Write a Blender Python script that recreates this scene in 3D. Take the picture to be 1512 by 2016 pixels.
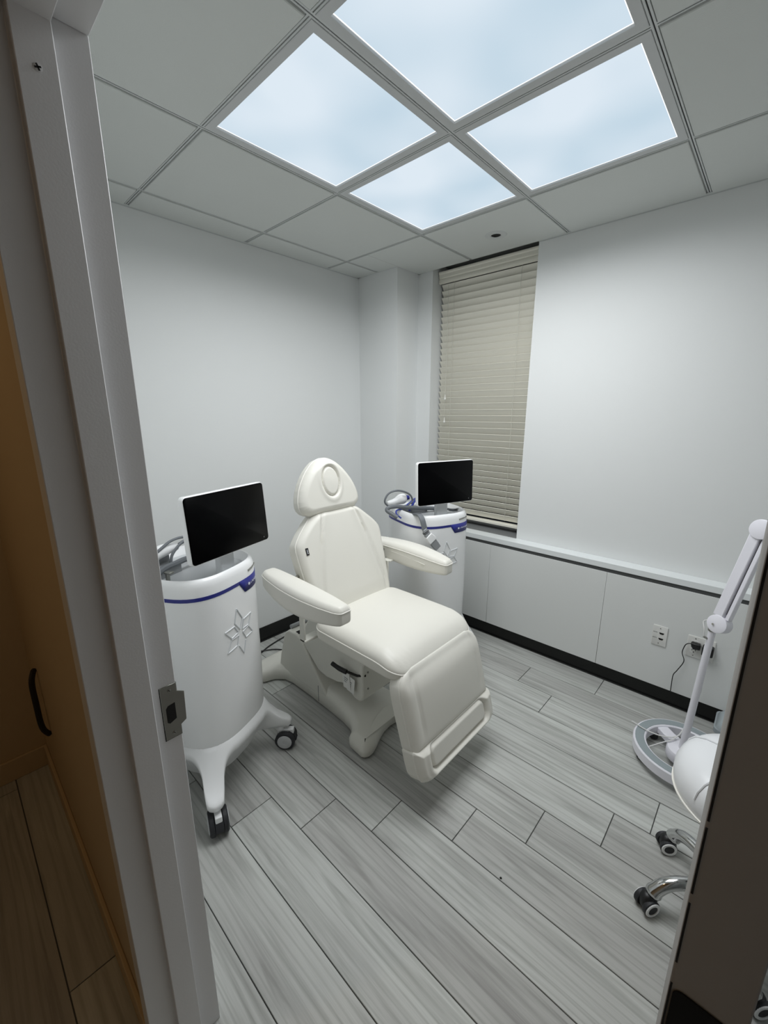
import bpy, math, random
import numpy as np
from mathutils import Matrix, Vector
random.seed(7)
PI = math.pi
scene = bpy.context.scene
COL = scene.collection
for o in list(bpy.data.objects): bpy.data.objects.remove(o)

# ------------------------------------------------------------------ camera
CAM = Vector((1.0031, -1.4253, 1.5673)); YAW, PITCH, ROLL, FPX = -0.7493, -0.2364, -0.0004, 820.55
fw = Vector((math.cos(PITCH)*math.sin(YAW), math.cos(PITCH)*math.cos(YAW), math.sin(PITCH)))
rt = Vector((math.cos(YAW), -math.sin(YAW), 0)); up = rt.cross(fw)
rt, up = rt*math.cos(ROLL)+up*math.sin(ROLL), up*math.cos(ROLL)-rt*math.sin(ROLL)
cd = bpy.data.cameras.new('camera'); cam = bpy.data.objects.new('camera', cd); COL.objects.link(cam)
cd.sensor_fit = 'HORIZONTAL'; cd.sensor_width = 36.0; cd.lens = 36.0*FPX/1512; cd.clip_start = 0.01
cam.matrix_world = Matrix(((rt.x, up.x, -fw.x, CAM.x), (rt.y, up.y, -fw.y, CAM.y), (rt.z, up.z, -fw.z, CAM.z), (0, 0, 0, 1)))
scene.camera = cam

# ------------------------------------------------------------------ world, exposure
w = bpy.data.worlds.new('world'); scene.world = w; w.use_nodes = True
w.node_tree.nodes['Background'].inputs[0].default_value = (0.02, 0.022, 0.025, 1)
w.node_tree.nodes['Background'].inputs[1].default_value = 0.3
vs = scene.view_settings
vs.view_transform = 'Standard'; vs.look = 'None'; vs.gamma = 1.0; vs.exposure = 0.0; vs.use_curve_mapping = False
PANEL_WATTS = 6.5
HALL_FILL_WATTS = 2.3

# ------------------------------------------------------------------ materials
def lin(c):
    return tuple((v/255/12.92 if v/255 <= .04045 else ((v/255+.055)/1.055)**2.4) for v in c)
MATS = {}
def mat(name, rgb, rough=.5, metal=0., bump=None, var=None, spec=.5, trans=0., coat=0., emit=None, alpha=1.):
    m = bpy.data.materials.new(name); m.use_nodes = True; nt = m.node_tree
    b = nt.nodes['Principled BSDF']; c = lin(rgb)
    b.inputs['Base Color'].default_value = (*c, 1); b.inputs['Roughness'].default_value = rough
    b.inputs['Metallic'].default_value = metal; b.inputs['Specular IOR Level'].default_value = spec
    b.inputs['Transmission Weight'].default_value = trans; b.inputs['Coat Weight'].default_value = coat
    b.inputs['Alpha'].default_value = alpha
    if emit: b.inputs['Emission Color'].default_value = (*lin(emit[0]), 1); b.inputs['Emission Strength'].default_value = emit[1]
    if bump or var:
        tc = nt.nodes.new('ShaderNodeTexCoord')
    if bump:
        n = nt.nodes.new('ShaderNodeTexNoise'); n.inputs['Scale'].default_value = bump[0]; n.inputs['Detail'].default_value = 4
        nt.links.new(tc.outputs['Object'], n.inputs['Vector'])
        bp = nt.nodes.new('ShaderNodeBump'); bp.inputs['Strength'].default_value = bump[1]; bp.inputs['Distance'].default_value = .003
        nt.links.new(n.outputs['Fac'], bp.inputs['Height']); nt.links.new(bp.outputs['Normal'], b.inputs['Normal'])
    if var:
        n = nt.nodes.new('ShaderNodeTexNoise'); n.inputs['Scale'].default_value = var[0]; n.inputs['Detail'].default_value = 3
        nt.links.new(tc.outputs['Object'], n.inputs['Vector'])
        r = nt.nodes.new('ShaderNodeMix'); r.data_type = 'RGBA'
        k = var[1]; r.inputs[6].default_value = (*[x*(1-k) for x in c], 1); r.inputs[7].default_value = (*[min(1, x*(1+k)) for x in c], 1)
        nt.links.new(n.outputs['Fac'], r.inputs[0]); nt.links.new(r.outputs[2], b.inputs['Base Color'])
    MATS[name] = m; return m
mat('wall_paint', (229, 231, 230), .62, bump=(220, .06), var=(1.5, .015))
mat('hall_paint', (196, 176, 144), .7, bump=(200, .06), var=(2, .03))
mat('tile_face', (214, 217, 214), .85, bump=(350, .12), var=(3, .02))
mat('grid_metal', (205, 208, 207), .45, bump=(90, .02))
mat('slot_dark', (30, 32, 32), .8, var=(20, .1))
mat('lamp_frame', (200, 202, 202), .45, bump=(120, .02))
mat('black_base', (26, 27, 26), .4, bump=(60, .05), spec=.35)
mat('dark_gap', (14, 14, 14), .8, var=(30, .1))
mat('cabinet_face', (226, 228, 226), .42, bump=(180, .03), var=(2, .015))
mat('ledge_top', (232, 236, 236), .35, bump=(150, .02))
mat('sill_grey', (120, 122, 122), .5, var=(8, .06))
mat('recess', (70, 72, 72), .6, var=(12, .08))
mat('blind', (240, 237, 224), .5, bump=(60, .03), var=(4, .02))
mat('blind_cord', (205, 203, 192), .8, bump=(400, .2))
mat('tassel', (235, 235, 228), .4, var=(30, .03))
mat('frame_paint', (224, 224, 225), .38, bump=(260, .05), var=(4, .02))
mat('leaf_paint', (150, 147, 143), .75, bump=(260, .08), var=(5, .03))
mat('steel', (158, 158, 152), .34, 1., bump=(40, .05), var=(25, .12))
mat('dark_steel', (50, 48, 46), .5, .6, bump=(60, .05))
mat('chrome', (205, 206, 206), .12, 1., bump=(20, .01))
mat('leather', (228, 226, 217), .42, bump=(420, .07), var=(3, .012), spec=.45)
mat('leather_piping', (238, 236, 228), .38, bump=(300, .03))
mat('base_plastic', (226, 225, 216), .42, bump=(300, .04), var=(3, .015))
mat('black_plastic', (20, 20, 21), .42, bump=(120, .04))
mat('machine_white', (244, 245, 245), .28, bump=(40, .006), coat=.25)
mat('machine_trim', (214, 217, 219), .35, bump=(60, .01))
mat('machine_deck', (186, 189, 191), .4, bump=(90, .02))
mat('blue', (38, 44, 128), .3, bump=(60, .01))
mat('blue_cable', (52, 66, 150), .45, bump=(200, .03))
mat('grey_cable', (112, 116, 120), .5, bump=(250, .05))
mat('grey_plastic', (150, 153, 155), .45, bump=(160, .03))
mat('screen', (2, 2, 3), .3, bump=(5, .001), spec=.06)
mat('tyre', (38, 39, 42), .55, bump=(160, .06))
mat('hub_white', (200, 202, 203), .4, bump=(80, .02))
mat('lamp_white', (236, 235, 242), .35, bump=(120, .02))
mat('ring_grey', (150, 160, 163), .5, bump=(160, .04))
mat('cable_white', (222, 222, 220), .5, bump=(200, .04))
mat('cable_black', (16, 16, 16), .5, bump=(200, .04))
mat('plate_white', (226, 226, 222), .4, bump=(140, .01))
mat('card', (230, 230, 226), .7, var=(40, .05))
mat('stool_vinyl', (236, 238, 240), .3, bump=(300, .03))
mat('print_grey', (120, 122, 124), .6, var=(60, .1))
mat('print_white', (225, 228, 235), .5, var=(60, .03))
mat('clear_plastic', (214, 224, 228), .25, trans=.55, bump=(40, .02))
mat('subfloor', (112, 114, 112), .8, var=(15, .08))
mat('pane_glass', (24, 30, 36), .08, var=(2, .1))
mat('hinge_black', (12, 12, 11), .7, bump=(80, .05), spec=.2)
mat('crumb', (12, 10, 8), .9, var=(200, .3))

def plank_material():
    m = bpy.data.materials.new('plank'); m.use_nodes = True; nt = m.node_tree; N = nt.nodes.new; L = nt.links.new
    b = nt.nodes['Principled BSDF']; b.inputs['Roughness'].default_value = .5; b.inputs['Specular IOR Level'].default_value = .2
    tc = N('ShaderNodeTexCoord'); oi = N('ShaderNodeObjectInfo')
    mul = N('ShaderNodeVectorMath'); mul.operation = 'MULTIPLY_ADD'; mul.inputs[1].default_value = (1, 1, 1)
    cb = N('ShaderNodeCombineXYZ'); mm = N('ShaderNodeMath'); mm.operation = 'MULTIPLY'; mm.inputs[1].default_value = 61.0
    L(oi.outputs['Random'], mm.inputs[0]); L(mm.outputs[0], cb.inputs[0]); L(mm.outputs[0], cb.inputs[1]); L(mm.outputs[0], cb.inputs[2])
    L(tc.outputs['Object'], mul.inputs[0]); L(cb.outputs[0], mul.inputs[2])
    def noise(sc, scale, det, dist):
        mp = N('ShaderNodeMapping'); mp.inputs['Scale'].default_value = sc; L(mul.outputs[0], mp.inputs['Vector'])
        n = N('ShaderNodeTexNoise'); n.inputs['Scale'].default_value = scale; n.inputs['Detail'].default_value = det; n.inputs['Distortion'].default_value = dist
        L(mp.outputs[0], n.inputs['Vector']); return n.outputs['Fac']
    def ramp(src, p0, c0, p1, c1):
        r = N('ShaderNodeValToRGB'); e = r.color_ramp.elements; e[0].position = p0; e[1].position = p1
        e[0].color = (*c0, 1); e[1].color = (*c1, 1); L(src, r.inputs[0]); return r.outputs[0]
    def mix(kind, fac, a, bb):
        x = N('ShaderNodeMix'); x.data_type = 'RGBA'; x.blend_type = kind; x.inputs[0].default_value = fac
        L(a, x.inputs[6]); L(bb, x.inputs[7]); return x.outputs[2]
    broad = ramp(noise((.8, 7, 1), 1.6, 4, .6), .3, lin((184, 184, 181)), .7, lin((208, 210, 206)))
    streak = ramp(noise((.9, 13, 1), 2.0, 7, 1.1), .36, (.70, .70, .69), .52, (1, 1, 1))
    fine = ramp(noise((4, 170, 1), 2.0, 3, .2), .3, (.86, .86, .86), .6, (1, 1, 1))
    mp = N('ShaderNodeMapping'); mp.inputs['Scale'].default_value = (.4, 5.5, 1); L(mul.outputs[0], mp.inputs['Vector'])
    wv = N('ShaderNodeTexWave'); wv.bands_direction = 'Y'; wv.inputs['Scale'].default_value = 2.1; wv.inputs['Distortion'].default_value = 9
    wv.inputs['Detail'].default_value = 2.5; wv.inputs['Detail Scale'].default_value = .9; L(mp.outputs[0], wv.inputs['Vector'])
    wave = ramp(wv.outputs['Fac'], .02, (.84, .84, .83), .3, (1, 1, 1))
    c = mix('MULTIPLY', .7, broad, streak); c = mix('MULTIPLY', .5, c, fine); c = mix('MULTIPLY', .8, c, wave)
    rv = ramp(oi.outputs['Random'], 0, (.80, .79, .785), 1, (1.0, 1.01, 1.0))
    c = mix('MULTIPLY', 1, c, rv); L(c, b.inputs['Base Color'])
    bp = N('ShaderNodeBump'); bp.inputs['Strength'].default_value = .08; bp.inputs['Distance'].default_value = .002
    L(noise((4, 120, 1), 2, 3, .2), bp.inputs['Height']); L(bp.outputs[0], b.inputs['Normal'])
    MATS['plank'] = m
plank_material()

def diffuser_material(name, c0, c1, s, scale):
    m = bpy.data.materials.new(name); m.use_nodes = True; nt = m.node_tree; N = nt.nodes.new; L = nt.links.new
    for n in list(nt.nodes): nt.nodes.remove(n)
    out = N('ShaderNodeOutputMaterial'); e = N('ShaderNodeEmission'); tc = N('ShaderNodeTexCoord')
    n = N('ShaderNodeTexNoise'); n.inputs['Scale'].default_value = scale; n.inputs['Detail'].default_value = 1.5
    r = N('ShaderNodeValToRGB'); r.color_ramp.elements[0].position = .35; r.color_ramp.elements[1].position = .65
    r.color_ramp.elements[0].color = (*lin(c0), 1); r.color_ramp.elements[1].color = (*lin(c1), 1)
    L(tc.outputs['Object'], n.inputs['Vector']); L(n.outputs['Fac'], r.inputs[0]); L(r.outputs[0], e.inputs[0]); e.inputs[1].default_value = s
    L(e.outputs[0], out.inputs[0]); MATS[name] = m
diffuser_material('diffuser', (196, 216, 230), (222, 234, 244), 1.0, 2.2)
diffuser_material('diffuser_edge', (252, 254, 255), (255, 255, 255), 1.5, 2)

# ------------------------------------------------------------------ helpers
def tag(o, label=None, cat=None, group=None, kind=None):
    if label: o['label'] = label
    if cat: o['category'] = cat
    if group: o['group'] = group
    if kind: o['kind'] = kind
    return o
def empty(name, loc=(0, 0, 0), rz=0., label=None, cat=None, group=None):
    o = bpy.data.objects.new(name, None); COL.objects.link(o); o.location = loc; o.rotation_euler = (0, 0, rz)
    o.empty_display_size = .1
    return tag(o, label, cat, group)
def mk(name, VF, m, parent=None, world=False, bev=0., seg=2, ang=35., smooth=True, kind=None):
    V, F = VF; V = np.asarray(V, float)
    if world and parent is not None: V = V-np.array(parent.location)
    me = bpy.data.meshes.new(name); me.from_pydata([tuple(v) for v in V], [], [tuple(f) for f in F]); me.update()
    me.materials.append(MATS[m])
    if smooth:
        me.polygons.foreach_set('use_smooth', [True]*len(me.polygons)); me.set_sharp_from_angle(angle=math.radians(ang))
    o = bpy.data.objects.new(name, me); COL.objects.link(o)
    if parent is not None: o.parent = parent
    if bev:
        b = o.modifiers.new('bevel', 'BEVEL'); b.width = bev; b.segments = seg; b.limit_method = 'ANGLE'; b.angle_limit = math.radians(40)
    if kind: o['kind'] = kind
    return o
def join(*parts):
    V = []; F = []
    for v, f in parts:
        k = len(V); V += [tuple(a) for a in v]; F += [tuple(i+k for i in g) for g in f]
    return V, F
def box(x0, x1, y0, y1, z0, z1):
    V = [(x, y, z) for z in (z0, z1) for y in (y0, y1) for x in (x0, x1)]
    return V, [(0, 2, 3, 1), (4, 5, 7, 6), (0, 1, 5, 4), (2, 6, 7, 3), (0, 4, 6, 2), (1, 3, 7, 5)]
def xf(VF, M):
    return [tuple(M @ Vector(v)) for v in VF[0]], VF[1]
def T(x, y, z): return Matrix.Translation((x, y, z))
def R(a, ax): return Matrix.Rotation(math.radians(a), 4, ax)
def loft(rings, cap=True, closed=False):
    n = len(rings[0]); V = [tuple(p) for r in rings for p in r]; F = []
    K = len(rings); rng = range(K if closed else K-1)
    for k in rng:
        a = k*n; b = ((k+1) % K)*n
        for i in range(n):
            j = (i+1) % n; F.append((a+i, a+j, b+j, b+i))
    if cap and not closed:
        F.append(tuple(reversed(range(n)))); F.append(tuple(range((K-1)*n, K*n)))
    return V, F
def tube(pts, r, n=8, closed=False, cap=True):
    P = [Vector(p) for p in pts]; K = len(P); rings = []
    rr = r if hasattr(r, '__len__') else [r]*K
    tang = []
    for i in range(K):
        a = P[(i-1) % K] if (closed or i > 0) else P[i]; b = P[(i+1) % K] if (closed or i < K-1) else P[i]
        tang.append((b-a).normalized())
    ref = Vector((0, 0, 1)) if abs(tang[0].z) < .9 else Vector((1, 0, 0))
    nrm = (ref-tang[0]*ref.dot(tang[0])).normalized()
    for i in range(K):
        nrm = (nrm-tang[i]*nrm.dot(tang[i])).normalized(); bn = tang[i].cross(nrm)
        rings.append([P[i]+(nrm*math.cos(2*PI*k/n)+bn*math.sin(2*PI*k/n))*rr[i] for k in range(n)])
    return loft(rings, cap, closed)
def cr(pts, n=8, closed=False):
    P = [np.array(p, float) for p in pts]; K = len(P); out = []
    for i in range(K if closed else K-1):
        if closed: p0, p1, p2, p3 = P[(i-1) % K], P[i], P[(i+1) % K], P[(i+2) % K]
        else: p0, p1, p2, p3 = P[max(i-1, 0)], P[i], P[i+1], P[min(i+2, K-1)]
        for k in range(n):
            t = k/n; out.append(.5*((2*p1)+(-p0+p2)*t+(2*p0-5*p1+4*p2-p3)*t*t+(-p0+3*p1-3*p2+p3)*t**3))
    if not closed: out.append(P[-1])
    return [tuple(p) for p in out]
def lathe(prof, n=24, z=None):
    rings = [[(r*math.cos(2*PI*k/n), r*math.sin(2*PI*k/n), zz) for k in range(n)] for r, zz in prof]
    return loft(rings)
def prism(poly, z0, z1):
    n = len(poly); V = [(x, y, z0) for x, y in poly]+[(x, y, z1) for x, y in poly]
    F = [(i, (i+1) % n, n+(i+1) % n, n+i) for i in range(n)]+[tuple(reversed(range(n))), tuple(range(n, 2*n))]
    a = sum(poly[i][0]*poly[(i+1) % n][1]-poly[(i+1) % n][0]*poly[i][1] for i in range(n))
    if a < 0: F = [tuple(reversed(f)) for f in F]
    return V, F
def swap_xz(VF):      # (u, v, w) -> (x=u, y=w, z=v): profile drawn in the x-z plane, extruded along y
    return [(u, w_, v) for u, v, w_ in VF[0]], [tuple(reversed(f)) for f in VF[1]]
def profile_y(poly, y0, y1): return swap_xz(prism(poly, y0, y1))
def rrect(wd, ht, r, n=6):
    out = []
    for cx, cy, a0 in ((wd/2-r, ht/2-r, 0), (-wd/2+r, ht/2-r, 90), (-wd/2+r, -ht/2+r, 180), (wd/2-r, -ht/2+r, 270)):
        for k in range(n+1):
            a = math.radians(a0+90*k/n); out.append((cx+r*math.cos(a), cy+r*math.sin(a)))
    return out
def slab(poly, z0, z1, r=.004, n=3):       # extruded outline with rounded rims (convex-ish outlines)
    P = np.array(poly); c = P.mean(0); nx = np.roll(P, -1, 0)-np.roll(P, 1, 0); nn = np.stack([nx[:, 1], -nx[:, 0]], 1)
    nn /= np.linalg.norm(nn, axis=1)[:, None]+1e-12
    if ((P-c)*nn).sum() < 0: nn = -nn
    rings = []
    for k in range(n+1):
        a = PI/2*k/n; rings.append([(x, y, z0+r-r*math.cos(a)) for x, y in P-nn*r*(1-math.sin(a))])
    for k in range(n+1):
        a = PI/2*k/n; rings.append([(x, y, z1-r+r*math.sin(a)) for x, y in P-nn*r*(1-math.cos(a))])
    ar = sum(P[i][0]*P[(i+1) % len(P)][1]-P[(i+1) % len(P)][0]*P[i][1] for i in range(len(P)))
    V, F = loft(rings)
    if ar < 0: F = [tuple(reversed(f)) for f in F]
    return V, F
def interp(tab, v):
    return float(np.interp(v, [a for a, b in tab], [b for a, b in tab]))
def pad(Ln, wtab, t, rtop=.025, rbot=.012, top=None, nu=34, nv=40, ends=(True, True), center=None):
    """upholstered pad: x across, y along 0..Ln, z 0..t; outline half width from a table; returns mesh and its seam line"""
    vv = Ln*(1-np.cos(np.linspace(0, PI, nv)))/2
    U = np.sin(PI/2*np.linspace(-1, 1, nu))
    xs = [a for a, b in wtab]; ws = [b for a, b in wtab]
    W = np.interp(vv, xs, ws); C = np.array([center(v) if center else 0. for v in vv])
    X = C[:, None]+W[:, None]*U[None, :]; Y = np.repeat(vv[:, None], nu, 1)
    loop = [(0, j) for j in range(nu)]+[(i, nu-1) for i in range(1, nv)]+[(nv-1, j) for j in range(nu-2, -1, -1)]+[(i, 0) for i in range(nv-2, 0, -1)]
    poly = np.array([(X[i, j], Y[i, j]) for i, j in loop])
    A = poly; B = np.roll(poly, -1, 0); P = np.stack([X.ravel(), Y.ravel()], 1)
    AB = B-A; tt = ((P[:, None]-A[None])*AB[None]).sum(2)/((AB**2).sum(1)[None]+1e-12); tt = np.clip(tt, 0, 1)
    D = np.sqrt((((A[None]+tt[..., None]*AB[None])-P[:, None])**2).sum(2)).min(1).reshape(nv, nu)
    def rnd(r): return r*(1-np.sqrt(np.clip(1-(1-np.clip(D/r, 0, 1))**2, 0, 1)))
    Zt = t-rnd(rtop)
    if top is not None: Zt = Zt+top(X, Y, D)*np.clip(D/rtop, 0, 1)
    Zb = rnd(rbot)
    V = [(X[i, j], Y[i, j], Zt[i, j]) for i in range(nv) for j in range(nu)]
    off = len(V); V += [(X[i, j], Y[i, j], Zb[i, j]) for i in range(nv) for j in range(nu)]
    F = []
    for i in range(nv-1):
        for j in range(nu-1):
            a = i*nu+j; F.append((a, a+1, a+nu+1, a+nu)); F.append((off+a, off+a+nu, off+a+nu+1, off+a+1))
    ids = [i*nu+j for i, j in loop]; n = len(ids)
    for k in range(n):
        a, b = ids[k], ids[(k+1) % n]; F.append((b, a, off+a, off+b))
    seam = [(poly[k][0], poly[k][1], t-rtop) for k in range(0, n)]
    # drop near-duplicate seam points
    s2 = [seam[0]]
    for q in seam[1:]:
        if math.dist(q, s2[-1]) > .006: s2.append(q)
    return (V, F), s2
def mapv(VF, f): return [f(v) for v in VF[0]], VF[1]
def bar(a, b, wd, ht=None, n=4):       # thin square bar between two points
    return tube([a, b], wd, n)

# ------------------------------------------------------------------ key dimensions (metres)
H = 2.516; XA = -1.423; YB = 1.141; YC = .910; XC = -1.0455; TL = .6096; XR = 1.75
YD0, YD1 = -1.175, -1.300          # door wall: room face, hall face
XJ0, XJ1 = .163, 1.068             # door opening
HX0, HX1, HY = -1.21, 2.3, -2.75   # hall ends

# ------------------------------------------------------------------ floor
fl = mk('floor', box(HX0-.3, HX1+.1, HY-.1, YB+.3, -.05, -.006), 'subfloor', kind='structure')
PY, PP, PL = -.888, .1792, 1.2192
offs = {0: -.307, 1: -.104, 2: .1025, 3: .35, 4: .557, 5: .765, 6: .889, 9: .097, 10: .474, 11: .68, 7: -.10, 8: .30, -1: -.62, -2: -.40, -3: -.19}
for k in range(-11, 12):
    y0 = PY+k*PP; y1 = y0+PP
    if y1 < HY: continue
    base = offs.get(k, (-.307+.207*k) % PL)
    x = base-math.ceil((base-(HX0-.25))/PL)*PL
    xmin = HX0-.02 if y1 < YD0 else XA-.02
    while x < XR+.1:
        a, b = max(x, xmin), min(x+PL, HX1 if y1 < YD0 else XR+.02)
        if b-a > .02:
            g = .0015; cx, cy = (a+b)/2, (y0+y1)/2
            o = mk('plank', box(a-cx+g, b-cx-g, -PP/2+g, PP/2-g, -.006, 0), 'plank', fl, bev=.0012, seg=1)
            o.location = (cx, cy, 0)
        x += PL

# ------------------------------------------------------------------ walls
mk('wall_left', box(XA-.1, XA, YD0, YB+.4, 0, H+.1), 'wall_paint', kind='structure')
mk('wall_corner', box(XA, XC, YC, YB+.1, 0, H+.05), 'wall_paint', kind='structure')
WX0, WX1, WZ0, YW = -.921, -.171, .742, 1.32
bw = join(box(XC-.02, WX0, YB, YB+.28, 0, H+.05), box(WX1, XR+.1, YB, YB+.28, 0, H+.05), box(WX0, WX1, YB, YB+.28, 0, WZ0-.03))
mk('wall_back', bw, 'wall_paint', kind='structure')
mk('wall_right', box(XR, XR+.1, YD0, YB, 0, H+.05), 'wall_paint', kind='structure')
FX0, FX1 = XJ0-.051, XJ1+.051
dw = join(box(XA-.1, FX0+.012, YD1, YD0, 0, H+.05), box(FX1-.012, HX1, YD1, YD0, 0, H+.05), box(FX0, FX1, YD1, YD0, 2.106+.04, H+.05))
mk('wall_front', dw, 'wall_paint', kind='structure')
hs = join(box(HX0-.1, HX0, HY, YD1, 0, H), box(HX0, HX1, HY-.1, HY, 0, H), box(HX1, HX1+.1, HY, YD1, 0, H),
          box(HX0, FX0, YD1-.002, YD1, 0, H), box(FX1, HX1, YD1-.002, YD1, 0, H), box(FX0, FX1, YD1-.002, YD1, 2.15, H))
mk('wall_hall', hs, 'hall_paint', kind='structure')
mk('baseboard_hall', join(box(HX0, HX0+.012, HY, YD1-.002, 0, .1), box(HX0+.012, FX0, YD1-.014, YD1-.002, 0, .1)), 'hall_paint', kind='structure', bev=.003)
mk('baseboard_left', join(box(XA, XA+.006, YD0, YC, .004, .102), box(XA, XA+.016, YD0, YC, 0, .008)), 'black_base', kind='structure', bev=.002)
mk('baseboard_corner', join(box(XA+.006, XC+.006, YC-.006, YC, 0, .102), box(XC, XC+.006, YC, 1.06, 0, .102)), 'black_base', kind='structure', bev=.002)

# ------------------------------------------------------------------ window and its recess
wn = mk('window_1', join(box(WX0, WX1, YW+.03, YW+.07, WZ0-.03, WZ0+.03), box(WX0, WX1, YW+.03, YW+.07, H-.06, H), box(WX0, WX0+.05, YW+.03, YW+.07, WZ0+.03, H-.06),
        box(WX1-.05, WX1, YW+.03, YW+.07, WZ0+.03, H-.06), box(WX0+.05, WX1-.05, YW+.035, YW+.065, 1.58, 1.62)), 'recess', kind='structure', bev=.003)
for a, b in ((WZ0+.03, 1.58), (1.62, H-.06)):
    mk('window_pane', box(WX0+.05, WX1-.05, YW+.047, YW+.053, a, b), 'pane_glass', wn)
mk('window_sill', box(WX0+.001, WX1-.001, YB-.004, YW+.03, WZ0-.03, WZ0), 'sill_grey', wn, bev=.002)

# ------------------------------------------------------------------ ceiling: slab, tiles, bars
ce = mk('ceiling', box(XA-.1, XR+.1, YD0, YW+.1, H+.06, H+.12), 'tile_face', kind='structure')
mk('ceiling_hall', box(HX0-.1, HX1+.1, HY-.1, YD0, H, H+.08), 'hall_paint', kind='structure')
gx = [XA]+[TL*k for k in range(-2, 3)]+[XR]; gy = [YD0]+[TL*k for k in (-1, 0, 1)]+[YB]
LIGHTS = {(-1, -1), (-1, 0), (0, -1), (0, 0)}
def tile(x0, x1, y0, y1):
    g = .011; s = .006; cx, cy = (x0+x1)/2, (y0+y1)/2; a, b = (x1-x0)/2-g, (y1-y0)/2-g
    rings = []
    for dx, z in ((-g+.002, .012), (-g+.002, .004), (0, .004), (0, -.004), (.002, -.006)):
        rings.append([(-a+dx, -b+dx, z), (a-dx, -b+dx, z), (a-dx, b-dx, z), (-a+dx, b-dx, z)])
    V, F = loft(rings); F = [tuple(reversed(f)) for f in F]
    o = mk('ceiling_tile', (V, F), 'tile_face', ce, smooth=False); o.location = (cx, cy, H)
for i in range(len(gx)-1):
    for j in range(len(gy)-1):
        x0, x1, y0, y1 = gx[i], gx[i+1], gy[j], gy[j+1]
        m_, n_ = round(x0/TL), round(y0/TL)
        if abs(x0-m_*TL) < .01 and abs(y0-n_*TL) < .01 and (m_, n_) in LIGHTS: continue
        if j == len(gy)-2 and x0 < XC:          # tiles cut round the corner column
            if x1 <= XC+.2 and x0 < -1.3: tile(x0, x1, y0, YC); continue
            if x0 < XC < x1:
                tile(x0, XC+.02, y0, YC); tile(XC, x1, y0, YB); continue
        tile(x0, x1, y0, y1)
for x in gx[1:-1]:
    a = join(box(x-.007, x-.0018, YD0, YB, H-.001, H+.004), box(x+.0018, x+.007, YD0, YB, H-.001, H+.004)); mk('ceiling_bar', a, 'grid_metal', ce)
    mk('ceiling_bar_slot', box(x-.0018, x+.0018, YD0, YB, H+.003, H+.006), 'slot_dark', ce)
for y in gy[1:-1]:
    xs_ = gx
    for i in range(len(xs_)-1):
        a0, a1 = xs_[i]+.007, xs_[i+1]-.007
        a = join(box(a0, a1, y-.007, y-.0018, H-.001, H+.004), box(a0, a1, y+.0018, y+.007, H-.001, H+.004)); mk('ceiling_bar', a, 'grid_metal', ce)
        mk('ceiling_bar_slot', box(a0, a1, y-.0018, y+.0018, H+.003, H+.006), 'slot_dark', ce)
mk('trim_1', join(box(XA, XA+.018, YD0, YC, H-.004, H-.001), box(XA, XA+.0015, YD0, YC, H-.008, H-.004)), 'grid_metal', kind='structure')
mk('trim_2', join(box(WX1, XR, YB-.018, YB, H-.004, H-.001), box(WX1, XR, YB-.0015, YB, H-.008, H-.004), box(XC, WX0, YB-.018, YB, H-.004, H-.001),
                  box(XA, XC+.018, YC-.018, YC, H-.004, H-.001), box(XC, XC+.018, YC, YB, H-.004, H-.001)), 'grid_metal', kind='structure')

# ------------------------------------------------------------------ LED panels
LBL = {(-1, -1): 'leftmost of the four square LED ceiling panels', (-1, 0): 'smallest looking square LED ceiling panel, nearest the window corner',
       (0, -1): 'square LED ceiling panel cut by the top edge, nearest the doorway', (0, 0): 'square LED ceiling panel on the right, above the low cabinets'}
for (m_, n_) in sorted(LIGHTS):
    cx, cy = (m_+.5)*TL, (n_+.5)*TL
    e = empty('ceiling_light', (cx, cy, H), 0, LBL[(m_, n_)], 'ceiling light', 'square LED panels in the ceiling')
    h = TL/2-.008; q = h-.026
    rings = []
    for a, z in ((h, .012), (h, -.002), (h-.001, -.003), (q, -.003), (q-.002, .004), (q-.002, .012)):
        rings.append([(-a, -a, z), (a, -a, z), (a, a, z), (-a, a, z)])
    V, F = loft(rings, cap=False); mk('frame', (V, [tuple(reversed(f)) for f in F]), 'lamp_frame', e, smooth=False)
    mk('diffuser', ([(-q, -q, .004), (q, -q, .004), (q, q, .004), (-q, q, .004)], [(0, 3, 2, 1)]), 'diffuser', e, smooth=False)
    mk('backing', box(-h, h, -h, h, .012, .03), 'lamp_frame', e)
    k = q-.005; R0 = [(-q, -q), (q, -q), (q, q), (-q, q)]; R1 = [(-k, -k), (k, -k), (k, k), (-k, k)]
    V = [(x, y, .0035) for x, y in R0+R1]; mk('bright_edge', (V, [(i, 4+i, 4+(i+1) % 4, (i+1) % 4) for i in range(4)]), 'diffuser_edge', e, smooth=False)
    ld = bpy.data.lights.new('panel_light', 'AREA'); ld.shape = 'SQUARE'; ld.size = 2*q; ld.energy = PANEL_WATTS; ld.color = (.97, .985, 1.0); ld.spread = math.radians(166)
    lo = bpy.data.objects.new('panel_light', ld); COL.objects.link(lo); lo.parent = e; lo.location = (0, 0, -.006)
# recessed round fitting near the window
e = empty('ceiling_fitting', (-.305, .885, H-.006), 0, 'small round white recessed fitting with a black hole above the window blind', 'ceiling fitting')
mk('cover', lathe([(.026, .004), (.026, -.002), (.03, -.005), (.055, -.004), (.06, 0), (.06, .004)], 28), 'grid_metal', e)
mk('hole', lathe([(.026, .003), (.026, -.001), (.02, -.004), (.018, -.002)], 20), 'dark_gap', e)
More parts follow.
